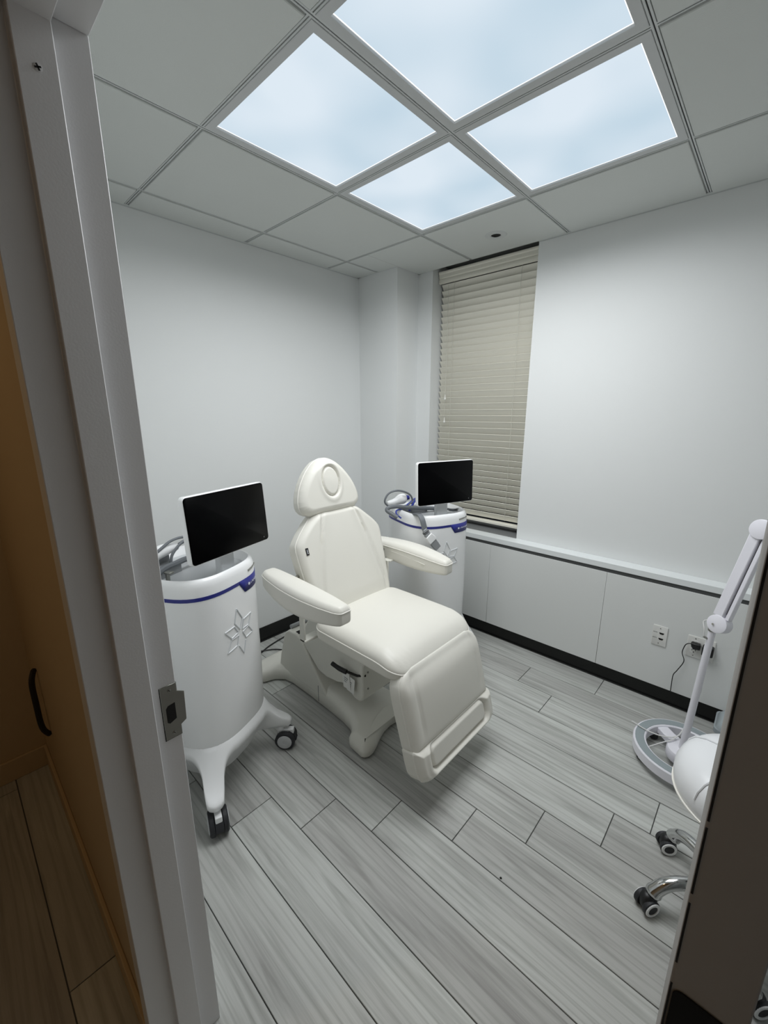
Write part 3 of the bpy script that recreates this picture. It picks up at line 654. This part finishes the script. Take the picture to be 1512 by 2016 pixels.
def cart(name, label, loc, rz, mon_yaw, mon_tilt, mon_off, castor_az, legs):
    c = empty(name, loc, rz, label, 'medical cart', 'white medical carts with screens')
    rings = []
    zs = [(.265, .93), (.275, .965), (.31, .985), (.5, 1.0), (.8, .995), (.912, .99)]
    for z, s in zs: rings.append([(x, y, z) for x, y in body_outline(s)])
    body = mk('body', loft(rings), 'machine_white', c, ang=60)
    def ring_band(s0, z0, z1, zlip=0):
        o1 = body_outline(s0); o0 = body_outline(s0-.03)
        return loft([[(x, y, z0) for x, y in o0], [(x, y, z0) for x, y in o1], [(x, y, z1) for x, y in o1], [(x, y, z1) for x, y in o0]], cap=False)
    mk('blue_stripe', ring_band(.995, .912, .926), 'blue', c, ang=40)
    # cap with rounded rim and sunken deck
    rings = [[(x, y, z) for x, y in body_outline(s)] for z, s in ((.926, .97), (.926, .992), (.958, .985), (.972, .97), (.985, .94), (.988, .905), (.984, .901), (.966, .85), (.950, .83))]
    mk('top_cap', loft(rings), 'machine_white', c, ang=60)
    mk('deck', loft([[(x, y, z) for x, y in body_outline(s)] for z, s in ((.946, .835), (.952, .835))]), 'machine_deck', c)
    # blue flag on the front, at its right end, following the curved face
    fo = body_outline(.999, 360); front = [q for q in fo if q[0] > .05]
    front = sorted(front, key=lambda q: q[1]); fl2 = [q for q in front if .015 <= q[1] <= .175]
    nfl = len(fl2); outer = []; V = []; F = []
    for i, (x, y) in enumerate(fl2):
        zb = .912-.04*min(1, max(0, (y-.015)/.028))
        V += [(x*1.001, y*1.001, zb), (x*1.001, y*1.001, .926)]
    for i in range(nfl-1): F.append((2*i, 2*i+2, 2*i+3, 2*i+1))
    flag = mk('blue_flag', (V, F), 'blue', c)
    sol = flag.modifiers.new('thickness', 'SOLIDIFY'); sol.thickness = .002
    def on_front(y, z, out=.0018):
        x = float(np.interp(y, [q[1] for q in front], [q[0] for q in front])); return (x+out, y, z)
    for k in range(9):
        y = .085+k*.0085
        if k == 0: mk('flag_emblem', xf(lathe([(.006, 0), (.006, .0012)], 6), T(*on_front(.07, .898)) @ R(90, 'Y')), 'print_white', flag)
        mk('flag_lettering', tube([on_front(y, .895), on_front(y+.002*(k % 3), .901)], .0009, 4), 'print_white', flag)
        mk('flag_lettering', tube([on_front(y, .895+.006*(k % 2)), on_front(y+.005, .895+.006*(k % 2))], .0009, 4), 'print_white', flag)
    mk('rim_slot', tube([on_front(.075, .950, -.002), on_front(.11, .952, -.003), on_front(.15, .952, -.004)], .0042, 8), 'steel', c)
    # raised snowflake of six open kite petals
    zc = .722; yc = -.004; segs = []
    for k, (r0, r1, wd) in enumerate(((.014, .105, .022), (.014, .088, .023), (.014, .080, .023), (.014, .098, .020), (.014, .092, .023), (.014, .085, .023))):
        a = math.radians(90-60*k+6); d = np.array((math.cos(a), math.sin(a))); nrm = np.array((-d[1], d[0])); mid = r0+(r1-r0)*.42
        p0, pl_, pr_, p1 = d*r0, d*mid+nrm*wd, d*mid-nrm*wd, d*r1
        ed = [(p0, pl_), (pl_, p1), (p1, pr_), (pr_, p0)]
        if k == 3: ed = ed[1:3]
        for u, v in ed: segs.append((u, v))
    V, F = [], []
    for u, v in segs:
        pts = [on_front(yc+t_*(v[0]-u[0])+u[0], zc+u[1]+t_*(v[1]-u[1]), .0004) for t_ in (0, .5, 1)]
        V2, F2 = tube(pts, .0024, 6); V, F = join((V, F), (V2, F2))
    mk('snowflake_emblem', (V, F), 'machine_trim', c)
    # base: skirt and legs in one smooth outline
    bo_ = np.array(body_outline(.97, 240))
    def sdf(P):
        k = .05
        e = np.where(P[:, 0] > 0, 3.0, 5.0); A = np.where(P[:, 0] > 0, .225, .23); B = .212
        d0 = ((np.abs(P[:, 0]/A)**e+np.abs(P[:, 1]/B)**e)**(1/e)-1)*.21
        for lx, ly in legs:
            a = np.array((lx*.35, ly*.35)); b = np.array((lx, ly)); ab = b-a
            t_ = np.clip(((P-a)@ab)/(ab@ab), 0, 1); d1 = np.linalg.norm(P-(a+t_[:, None]*ab), axis=1)-.036
            h_ = np.clip(.5+.5*(d1-d0)/k, 0, 1); d0 = d1*(1-h_)+d0*h_-k*h_*(1-h_)
        return d0
    n = 240; ang_ = np.linspace(0, 2*PI, n, endpoint=False); rr = np.linspace(.02, .42, 400); outl = []
    for a in ang_:
        P = np.stack([rr*math.cos(a), rr*math.sin(a)], 1); d = sdf(P); i = np.where(d < 0)[0].max(); outl.append(rr[i])
    outl = np.array(outl)
    bi = np.array([np.linalg.norm(q) for q in bo_]); ba = np.array([math.atan2(q[1], q[0]) % (2*PI) for q in bo_]); od = np.argsort(ba); bi = np.interp(ang_, ba[od], bi[od], period=2*PI)
    def zsk(r, r_in): d = np.maximum(r-r_in, 0); return .128+.175*np.exp(-(d/.062)**1.2)
    rings = []
    for s in (0, .06, .14, .25, .4, .55, .7, .82, .91, .97, 1.0):
        r = bi*.97+(np.maximum(outl, bi+.004)-bi*.97)*s; z = zsk(r, bi)-.006*max(0, (s-.9)/.1)**2
        rings.append([(r[k]*math.cos(ang_[k]), r[k]*math.sin(ang_[k]), z[k]) for k in range(n)])
    r = np.maximum(outl, bi+.004); z = zsk(r, bi)
    for dr, dz in ((0, -.014), (-.003, -.028), (-.012, -.034)): rings.append([((r[k]+dr)*math.cos(ang_[k]), (r[k]+dr)*math.sin(ang_[k]), z[k]+dz) for k in range(n)])
    rings.append([(bi[k]*.8*math.cos(ang_[k]), bi[k]*.8*math.sin(ang_[k]), .14) for k in range(n)])
    mk('wheel_base', loft(rings), 'machine_white', c, ang=70)
    for (lx, ly), az in zip(legs, castor_az): castor(c, lx*.94, ly*.94, az)
    # monitor
    mw, mh = .385, .2475
    M = T(*mon_off) @ R(mon_yaw, 'Z') @ R(-mon_tilt, 'Y')
    def sc_(v): return tuple(M @ Vector((v[2], v[0], v[1])))
    mo = mk('monitor', mapv(slab(rrect(mw, mh, .016, 6), -.026, .0, .006, 4), sc_), 'machine_white', c, ang=60)
    mk('screen', mapv(slab(rrect(mw-.007, mh-.007, .013, 6), -.001, .0012, .0006, 1), sc_), 'screen', mo, ang=60)
    mk('power_mark', mapv(slab(rrect(.004, .006, .001, 2), .0011, .0016, .0001, 1), lambda v: sc_((v[0]+mw/2-.03, v[1]-mh/2+.018, v[2]))), 'print_grey', mo)
    mk('neck', join(box(mon_off[0]-.06, mon_off[0]-.03, mon_off[1]-.04, mon_off[1]+.04, .948, mon_off[2]+.02), box(mon_off[0]-.05, mon_off[0]-.012, mon_off[1]-.05, mon_off[1]+.05, mon_off[2]-.05, mon_off[2]+.05)), 'machine_trim', c, bev=.008, seg=3)
    return c
A1 = math.radians(22.4)
c1 = cart('medical_cart', 'white wheeled medical cart with dark screen nearest the door jamb, left of the chair', (-.626, -.799, 0), A1, 16-22.4, 3.9, (.182, .032, 1.163), (140, 200, 120, 200), LEGS)
A2 = math.radians(-19.8)
c2 = cart('medical_cart', 'white wheeled medical cart with dark screen in the corner below the window blind', (-.513, .616, 0), A2, 0, 2.1, (.182, -.008, 1.172), (200, 243, 120, 200), [(.222, -.228), (.20, .20), (-.215, -.22), (-.215, .19)])
def cab(name, pts, r, m, par, n=8): return mk(name, tube(cr(pts, 6), r, n), m, par)
# near cart: holster, handpiece and hoses behind the screen
mk('holster', join(box(-.12, -.03, -.15, -.02, .945, .985), box(-.125, -.10, -.16, -.01, .945, 1.02)), 'grey_plastic', c1, bev=.008, seg=3)
hpc = empty('treatment_handpiece', tuple(c1.matrix_basis @ Vector((-.07, -.08, 1.02))), A1, 'white handpiece with grey hose resting behind the nearer screen', 'handpiece', 'white handpieces on the carts')
mk('grip', tube(cr([(-.01, -.10, .0), (-.01, -.04, .012), (-.01, .03, .022), (-.005, .085, .02)], 5), [.018, .021, .023, .024, .024, .024, .025, .025, .025, .025, .024, .022, .020, .018, .016, .014], 14), 'machine_white', hpc)
mk('nozzle', tube([(-.01, -.10, 0), (-.01, -.125, -.006), (-.01, -.14, -.01)], [.016, .015, .012], 12), 'grey_plastic', hpc)
cab('hose', [(-.005, .08, .02), (.0, .13, .035), (.0, .17, .03), (-.02, .19, -.03), (-.03, .19, -.07)], .007, 'grey_cable', hpc)
cab('cable', [(-.06, -.15, 1.03), (-.06, -.084, 1.058), (-.06, -.031, 1.076), (-.06, .032, 1.074), (-.06, .11, 1.05), (-.06, .15, .96)], .0055, 'grey_cable', c1)
cab('cable', [(-.04, -.085, .955), (-.045, -.061, .988), (-.05, -.04, 1.027), (-.05, .022, 1.062), (-.05, .08, 1.04), (-.05, .12, .955)], .0055, 'grey_cable', c1)
cab('cable', [(-.02, -.17, .975), (-.03, -.107, .990), (-.03, -.052, .992), (-.03, .009, .992), (-.03, .09, .965)], .012, 'grey_cable', c1)
mk('holster_post', join(box(.0, .012, -.13, -.118, .945, .99), box(.0, .03, -.135, -.113, .984, .992)), 'steel', c1, bev=.002)
# corner cart: hose bundle, cable loop, handpiece, hanging applicator, spool
cab('cable', [(-.05, -.10, .96), (-.05, -.091, 1.032), (-.05, -.118, 1.076), (-.05, -.189, 1.102), (-.05, -.255, 1.092), (-.05, -.284, 1.051), (-.05, -.270, 1.022), (-.045, -.222, 1.004), (-.045, -.135, 1.006), (-.05, -.08, 1.03), (-.05, -.04, 1.06), (-.05, .0, 1.07)], .006, 'grey_cable', c2)
cab('cable', [(.02, -.235, .955), (-.0, -.262, .975), (-.02, -.285, .996), (-.02, -.268, 1.012), (-.02, -.215, 1.012), (-.02, -.152, 1.0), (-.02, -.042, .984), (-.02, .03, .975), (-.02, .1, .962)], .0125, 'grey_cable', c2, 10)
cab('blue_cable', [(.03, -.215, .95), (.01, -.235, .972), (-.01, -.225, .99), (-.03, -.17, .995), (-.05, -.11, 1.02), (-.05, -.06, 1.045), (-.05, .0, 1.03)], .005, 'blue_cable', c2)
cab('blue_cable', [(-.04, -.12, .97), (-.04, -.10, 1.0), (-.045, -.07, 1.03), (-.045, -.03, 1.0), (-.04, .02, .97)], .007, 'blue_cable', c2)
mk('holster', join(box(-.13, -.045, -.17, .02, .948, .985), box(-.04, -.0, .06, .16, .948, .972)), 'grey_plastic', c2, bev=.008, seg=3)
hp2 = empty('treatment_handpiece', tuple(c2.matrix_basis @ Vector((-.09, -.17, 1.03))), A2, 'white rounded handpiece lying inside the cable loop on the corner cart', 'handpiece', 'white handpieces on the carts')
mk('grip', tube(cr([(0, -.075, -.012), (0, -.03, -.006), (0, .02, .008), (0, .055, .012)], 5), [.012, .016, .018, .019, .020, .021, .022, .024, .028, .031, .033, .033, .032, .029, .024, .014], 14), 'machine_white', hp2)
mk('collar', tube([(0, .055, .012), (0, .075, .014)], [.018, .014], 12), 'blue', hp2)
ap = empty('applicator', tuple(c2.matrix_basis @ Vector((.22, -.15, .9))), A2, 'grey and white applicator on a strap hanging over the front of the corner cart', 'applicator')
def apl(x, y, z): return (x-.22, y+.15, z-.9)
def strip(pts, wd, th):
    P = [Vector(q) for q in pts]; rings = []
    for i, q in enumerate(P):
        t_ = (P[min(i+1, len(P)-1)]-P[max(i-1, 0)]).normalized(); sd = Vector((0, 1, 0)); sd = (sd-t_*sd.dot(t_)).normalized(); nn = t_.cross(sd)
        ww = wd[i] if hasattr(wd, '__len__') else wd
        rings.append([q+sd*ww+nn*th, q-sd*ww+nn*th, q-sd*ww-nn*th, q+sd*ww-nn*th])
    return loft(rings)
mk('strap', strip(cr([apl(.03, -.15, .965), apl(.10, -.165, .985), apl(.17, -.18, 1.0), apl(.212, -.186, .985), apl(.225, -.18, .945), apl(.228, -.178, .925)], 4), .016, .005), 'grey_cable', ap, bev=.002)
mk('neck_piece', strip([apl(.229, -.18, .928), apl(.231, -.17, .908), apl(.233, -.158, .890)], [.011, .015, .020], .010), 'grey_plastic', ap, bev=.003)
for dz in (0, .007): mk('black_band', strip([apl(.2305, -.1725+dz*.5, .914-dz), apl(.231, -.171+dz*.5, .911-dz)], .0165, .0108), 'black_plastic', ap)
mk('white_block', strip([apl(.234, -.159, .892), apl(.235, -.141, .870), apl(.235, -.128, .853)], [.021, .027, .026], .014), 'machine_white', ap, bev=.004, seg=3)
mk('connector', strip([apl(.235, -.128, .854), apl(.235, -.108, .828), apl(.235, -.090, .806)], [.021, .022, .019], .010), 'grey_plastic', ap, bev=.002)
sp_ = empty('tape_spool', tuple(c2.matrix_basis @ Vector((.04, .15, .953))), A2, 'white round spool standing on the corner cart deck right of the screen neck', 'spool')
mk('flange', lathe([(.034, 0), (.036, .002), (.036, .006), (.02, .008)], 24), 'machine_white', sp_)
mk('drum', lathe([(.02, .006), (.022, .008), (.022, .024), (.02, .026)], 20), 'grey_cable', sp_)
mk('flange', lathe([(.02, .024), (.036, .026), (.036, .030), (.034, .032)], 24), 'machine_white', sp_)

# ------------------------------------------------------------------ magnifier floor lamp
lx, ly = .921, .655
lm = empty('floor_lamp', (lx, ly, 0), 0, 'white floor lamp with ring base on castors and folding arm beside the sockets', 'floor lamp')
def annulus(r0, r1, z0, z1, b=.004, n=56):
    pr = [(r0, z0+b), (r0+b, z0), (r1-b, z0), (r1, z0+b), (r1, z1-b), (r1-b, z1), (r0+b, z1), (r0, z1-b)]
    return loft([[(r*math.cos(2*PI*k/n), r*math.sin(2*PI*k/n), z) for k in range(n)] for r, z in pr], closed=True)
mk('base_ring', annulus(.148, .2, .034, .082), 'lamp_white', lm, ang=40)
mk('ring_inlay', annulus(.156, .192, .078, .0835, .0005), 'ring_grey', lm)
for a in (133, 20, 300):
    v = xf(profile_y([(.05, .05), (.15, .045), (.155, .075), (.10, .078), (.05, .088)], -.026, .026), R(a, 'Z')); mk('spoke', v, 'lamp_white', lm, bev=.004)
mk('hub', lathe([(.066, .036), (.068, .04), (.068, .075), (.064, .082), (.03, .088), (.022, .094)], 32), 'lamp_white', lm)
for k in range(5):
    a = math.radians(215+72*k); x, y = .172*math.cos(a), .172*math.sin(a)
    cs = mk('castor', xf(join(lathe([(.012, .03), (.012, .04)], 12), box(-.02, .012, -.012, .012, .012, .034)), T(x, y, 0) @ R(215+72*k+40, 'Z')), 'hub_white', lm, bev=.004)
    for s in (-1, 1): mk('wheel', xf(lathe([(.006, -.005), (.017, -.005), (.0185, -.002), (.0185, .003), (.016, .0055), (.006, .005)], 20), T(x, y, .0185) @ R(215+72*k+40, 'Z') @ T(-.008, s*.013, 0) @ R(90 if s < 0 else -90, 'X')), 'tyre', cs)
PB = Vector((-.008, -.008, .09)); PT = Vector((.014, -.026, .70))
mk('pole', tube([PB, PB.lerp(PT, .5), PT], [.0145, .0135, .013], 18), 'lamp_white', lm)
mk('pole_ferrule', tube([PB.lerp(PT, .985), PT+Vector((0, 0, .006))], .0155, 18), 'steel', lm)
dn = Vector((-.45, -.80, .18)).normalized()          # joint axis, facing the door
JC = PT+Vector((.018, .0, .028))
jd = mk('joint', tube([JC-dn*.022, JC-dn*.02, JC+dn*.02, JC+dn*.022], [.033, .037, .037, .033], 32), 'lamp_white', lm, ang=30)
mk('joint_screw', tube([JC+dn*.0215-Vector((.010, 0, .004)), JC+dn*.024-Vector((.010, 0, .004))], .004, 12), 'steel', lm)
AT = Vector((1.022-lx, .648-ly, 1.135))
ad = (AT-JC).normalized(); sd = ad.cross(dn).normalized()
def armbar(c0, c1, hw, ht):
    return loft([[c+sd*a*hw+dn*b*ht for a, b in ((1, 1), (-1, 1), (-1, -1), (1, -1))] for c in (c0, c1)])
mk('arm', armbar(JC+ad*.03-sd*.012, AT-sd*.012, .019, .016), 'lamp_white', lm, bev=.004)
mk('arm', armbar(JC+ad*.03+sd*.022, AT+sd*.022, .008, .012), 'lamp_white', lm, bev=.003)
mk('arm_spring', tube([JC+ad*.05+sd*.0105, AT-ad*.03+sd*.0105], .0028, 6), 'dark_steel', lm)
mk('joint', tube([AT-dn*.022, AT-dn*.02, AT+dn*.02, AT+dn*.022], [.034, .038, .038, .034], 32), 'lamp_white', lm, ang=30)
A3 = Vector((1.36-lx, .52-ly, 1.30))
mk('arm', tube([AT, AT.lerp(A3, .5), A3], .012, 12), 'lamp_white', lm)
hdv = xf(join(annulus(.062, .105, -.02, .02, .008, 40)), T(A3.x+.1, A3.y-.03, A3.z-.02) @ R(25, 'X')); mk('lamp_head', hdv, 'lamp_white', lm)
mk('lens', xf(lathe([(.064, -.003), (.064, .003), (.03, .008)], 32), T(A3.x+.1, A3.y-.03, A3.z-.02) @ R(25, 'X')), 'clear_plastic', lm)
mk('cord', tube(cr([JC-sd*.03+dn*.01, JC-sd*.05-ad*.02+dn*.012, PT+Vector((-.026, -.005, -.01)), PT+Vector((-.022, -.008, -.045))], 6), .0022, 6), 'cable_white', lm)
mk('cord_clip', tube([PT+Vector((-.024, -.01, -.04)), PT+Vector((-.010, -.005, -.046))], .0045, 8), 'steel', lm)
lc2 = empty('loose_cord', (.88, .70, .09), 0, 'white cord looped over the ring base of the floor lamp', 'cord')
mk('cord', tube(cr([(.030, .06, .30), (.040, .055, .18), (.034, .052, .08), (.022, .045, .04), (.004, .0, .012), (-.04, -.03, .003), (-.10, -.036, -.001), (-.165, -.02, .0), (-.178, -.015, -.002)], 7), .0028, 6), 'cable_white', lc2)
mk('cord', tube(cr([(.012, .016, .016), (-.01, -.03, .003), (-.033, -.055, -.005), (-.07, -.08, -.03), (-.105, -.105, -.055), (-.125, -.09, -.084), (-.10, -.05, -.0868)], 7), .0028, 6), 'cable_white', lc2)

# ------------------------------------------------------------------ stool
tl = empty('rolling_stool', (1.13, .03, 0), 0, 'white round padded rolling stool with chrome star base, half hidden by the door', 'stool')
sprof = [(.05, .428), (.175, .43), (.192, .436), (.2, .448), (.204, .470), (.203, .495), (.196, .518), (.18, .540), (.15, .556), (.11, .565), (.06, .569), (.0005, .570)]
V, F = lathe(sprof, 56)
def seat_dent(v):
    a = math.atan2(v[1], v[0]); g = min(abs(((a+PI/3*.4) % (2*PI/5))-PI/5)*math.hypot(v[0], v[1]), 1)
    return (v[0], v[1], v[2]-.004*math.exp(-(g/.006)**2)*(1 if v[2] > .5 else 0))
tseat = mk('seat', ([seat_dent(v) for v in V], F), 'stool_vinyl', tl, ang=70)
mk('piping', tube([(.202*math.cos(2*PI*k/48), .202*math.sin(2*PI*k/48), .446) for k in range(48)], .0035, 6, closed=True), 'leather_piping', tseat)
for k in range(5):
    a = PI/5*(2*k+1)-PI/3*.4
    pts = [(r*math.cos(a), r*math.sin(a), z) for r, z in ((.203, .495), (.197, .518), (.181, .541), (.151, .557), (.11, .566), (.06, .570), (.02, .571))]
    mk('seat_seam', tube(pts, .003, 6), 'stool_vinyl', tseat)
mk('seat_plate', lathe([(.09, .415), (.09, .43)], 24), 'black_plastic', tl)
mk('gas_lift', lathe([(.024, .10), (.024, .26), (.014, .262), (.014, .416)], 20), 'chrome', tl)
mk('base_hub', lathe([(.032, .075), (.038, .085), (.038, .14), (.028, .155)], 24), 'chrome', tl)
for k in range(5):
    a = 141+72*k
    lgp = cr([(.02, 0, .118), (.09, 0, .122), (.15, 0, .118), (.19, 0, .102), (.215, 0, .075), (.222, 0, .058)], 4)
    L_ = mk('leg', xf(tube(lgp, list(np.linspace(.017, .021, len(lgp)-4))+[.023, .024, .023, .018], 14), R(a, 'Z')), 'chrome', tl, ang=70)
    M = R(a, 'Z') @ T(.222, 0, 0) @ R((70, 20, 120, -30, 40)[k], 'Z')
    cs = mk('castor', xf(join(loft([[(.022*c*f_+.014, s_*.021*f_, z) for c, s_ in [(math.cos(2*PI*i/16), math.sin(2*PI*i/16)) for i in range(16)]] for z, f_ in ((.02, 1.1), (.035, 1.25), (.05, 1.1), (.058, .8), (.064, .5))])), M), 'black_plastic', tl, ang=60)
    for s in (-1, 1):
        W = M @ T(.018, s*.018, .0275) @ R(90 if s < 0 else -90, 'X')
        mk('wheel', xf(lathe([(.008, -.008), (.025, -.008), (.0275, -.004), (.0275, .005), (.025, .008), (.016, .008)], 24), W), 'tyre', cs)
        mk('wheel_ring', xf(loft([[(r*math.cos(2*PI*i/28), r*math.sin(2*PI*i/28), z) for i in range(28)] for r, z in ((.0165, .0075), (.0165, .010), (.0235, .010), (.0255, .0075))], cap=False), W), 'machine_white', cs)

# ------------------------------------------------------------------ clear bin at the right, cords on the floor, crumb
bn = empty('storage_bin', (1.12, .955, 0), 0, 'translucent plastic bin on the floor behind the lamp, cut off by the door', 'bin')
def rr_ring(wd, dp, z): return [(x, y, z) for x, y in rrect(wd, dp, .03, 4)]
mk('tub', loft([rr_ring(.19, .13, .003), rr_ring(.20, .14, .010), rr_ring(.215, .155, .085), rr_ring(.205, .145, .085), rr_ring(.185, .125, .014)]), 'clear_plastic', bn, ang=40)
mk('rim', loft([rr_ring(.20, .14, .084), rr_ring(.24, .18, .084), rr_ring(.24, .18, .106), rr_ring(.20, .14, .106)], cap=False, closed=True), 'clear_plastic', bn, ang=40)
mk('lid', loft([rr_ring(.23, .17, .106), rr_ring(.22, .16, .116), rr_ring(.12, .08, .19), rr_ring(.10, .07, .193)]), 'clear_plastic', bn, ang=40)
pc = empty('floor_cables', (-1.15, -.2, 0), 0, 'dark power cords lying on the floor along the left wall behind the chair base', 'cord')
mk('cord', tube(cr([(-.19, -.22, .006), (-.15, -.12, .006), (-.12, -.02, .006), (-.17, .12, .006), (-.20, .3, .006), (-.20, .5, .006)], 6), .0045, 6), 'cable_black', pc)
mk('cord', tube(cr([(-.05, -.25, .006), (-.03, -.12, .006), (-.07, -.06, .006), (-.13, -.08, .006), (-.16, -.02, .014), (-.12, .10, .006), (-.05, .16, .006)], 6), .004, 6), 'cable_black', pc)
tag(mk('crumb', xf(lathe([(.0015, 0), (.004, .001), (.003, .003), (.001, .004)], 8), T(.5465, -.343, 0)), 'crumb'), 'tiny black crumb lying on the grey plank floor', 'crumb')
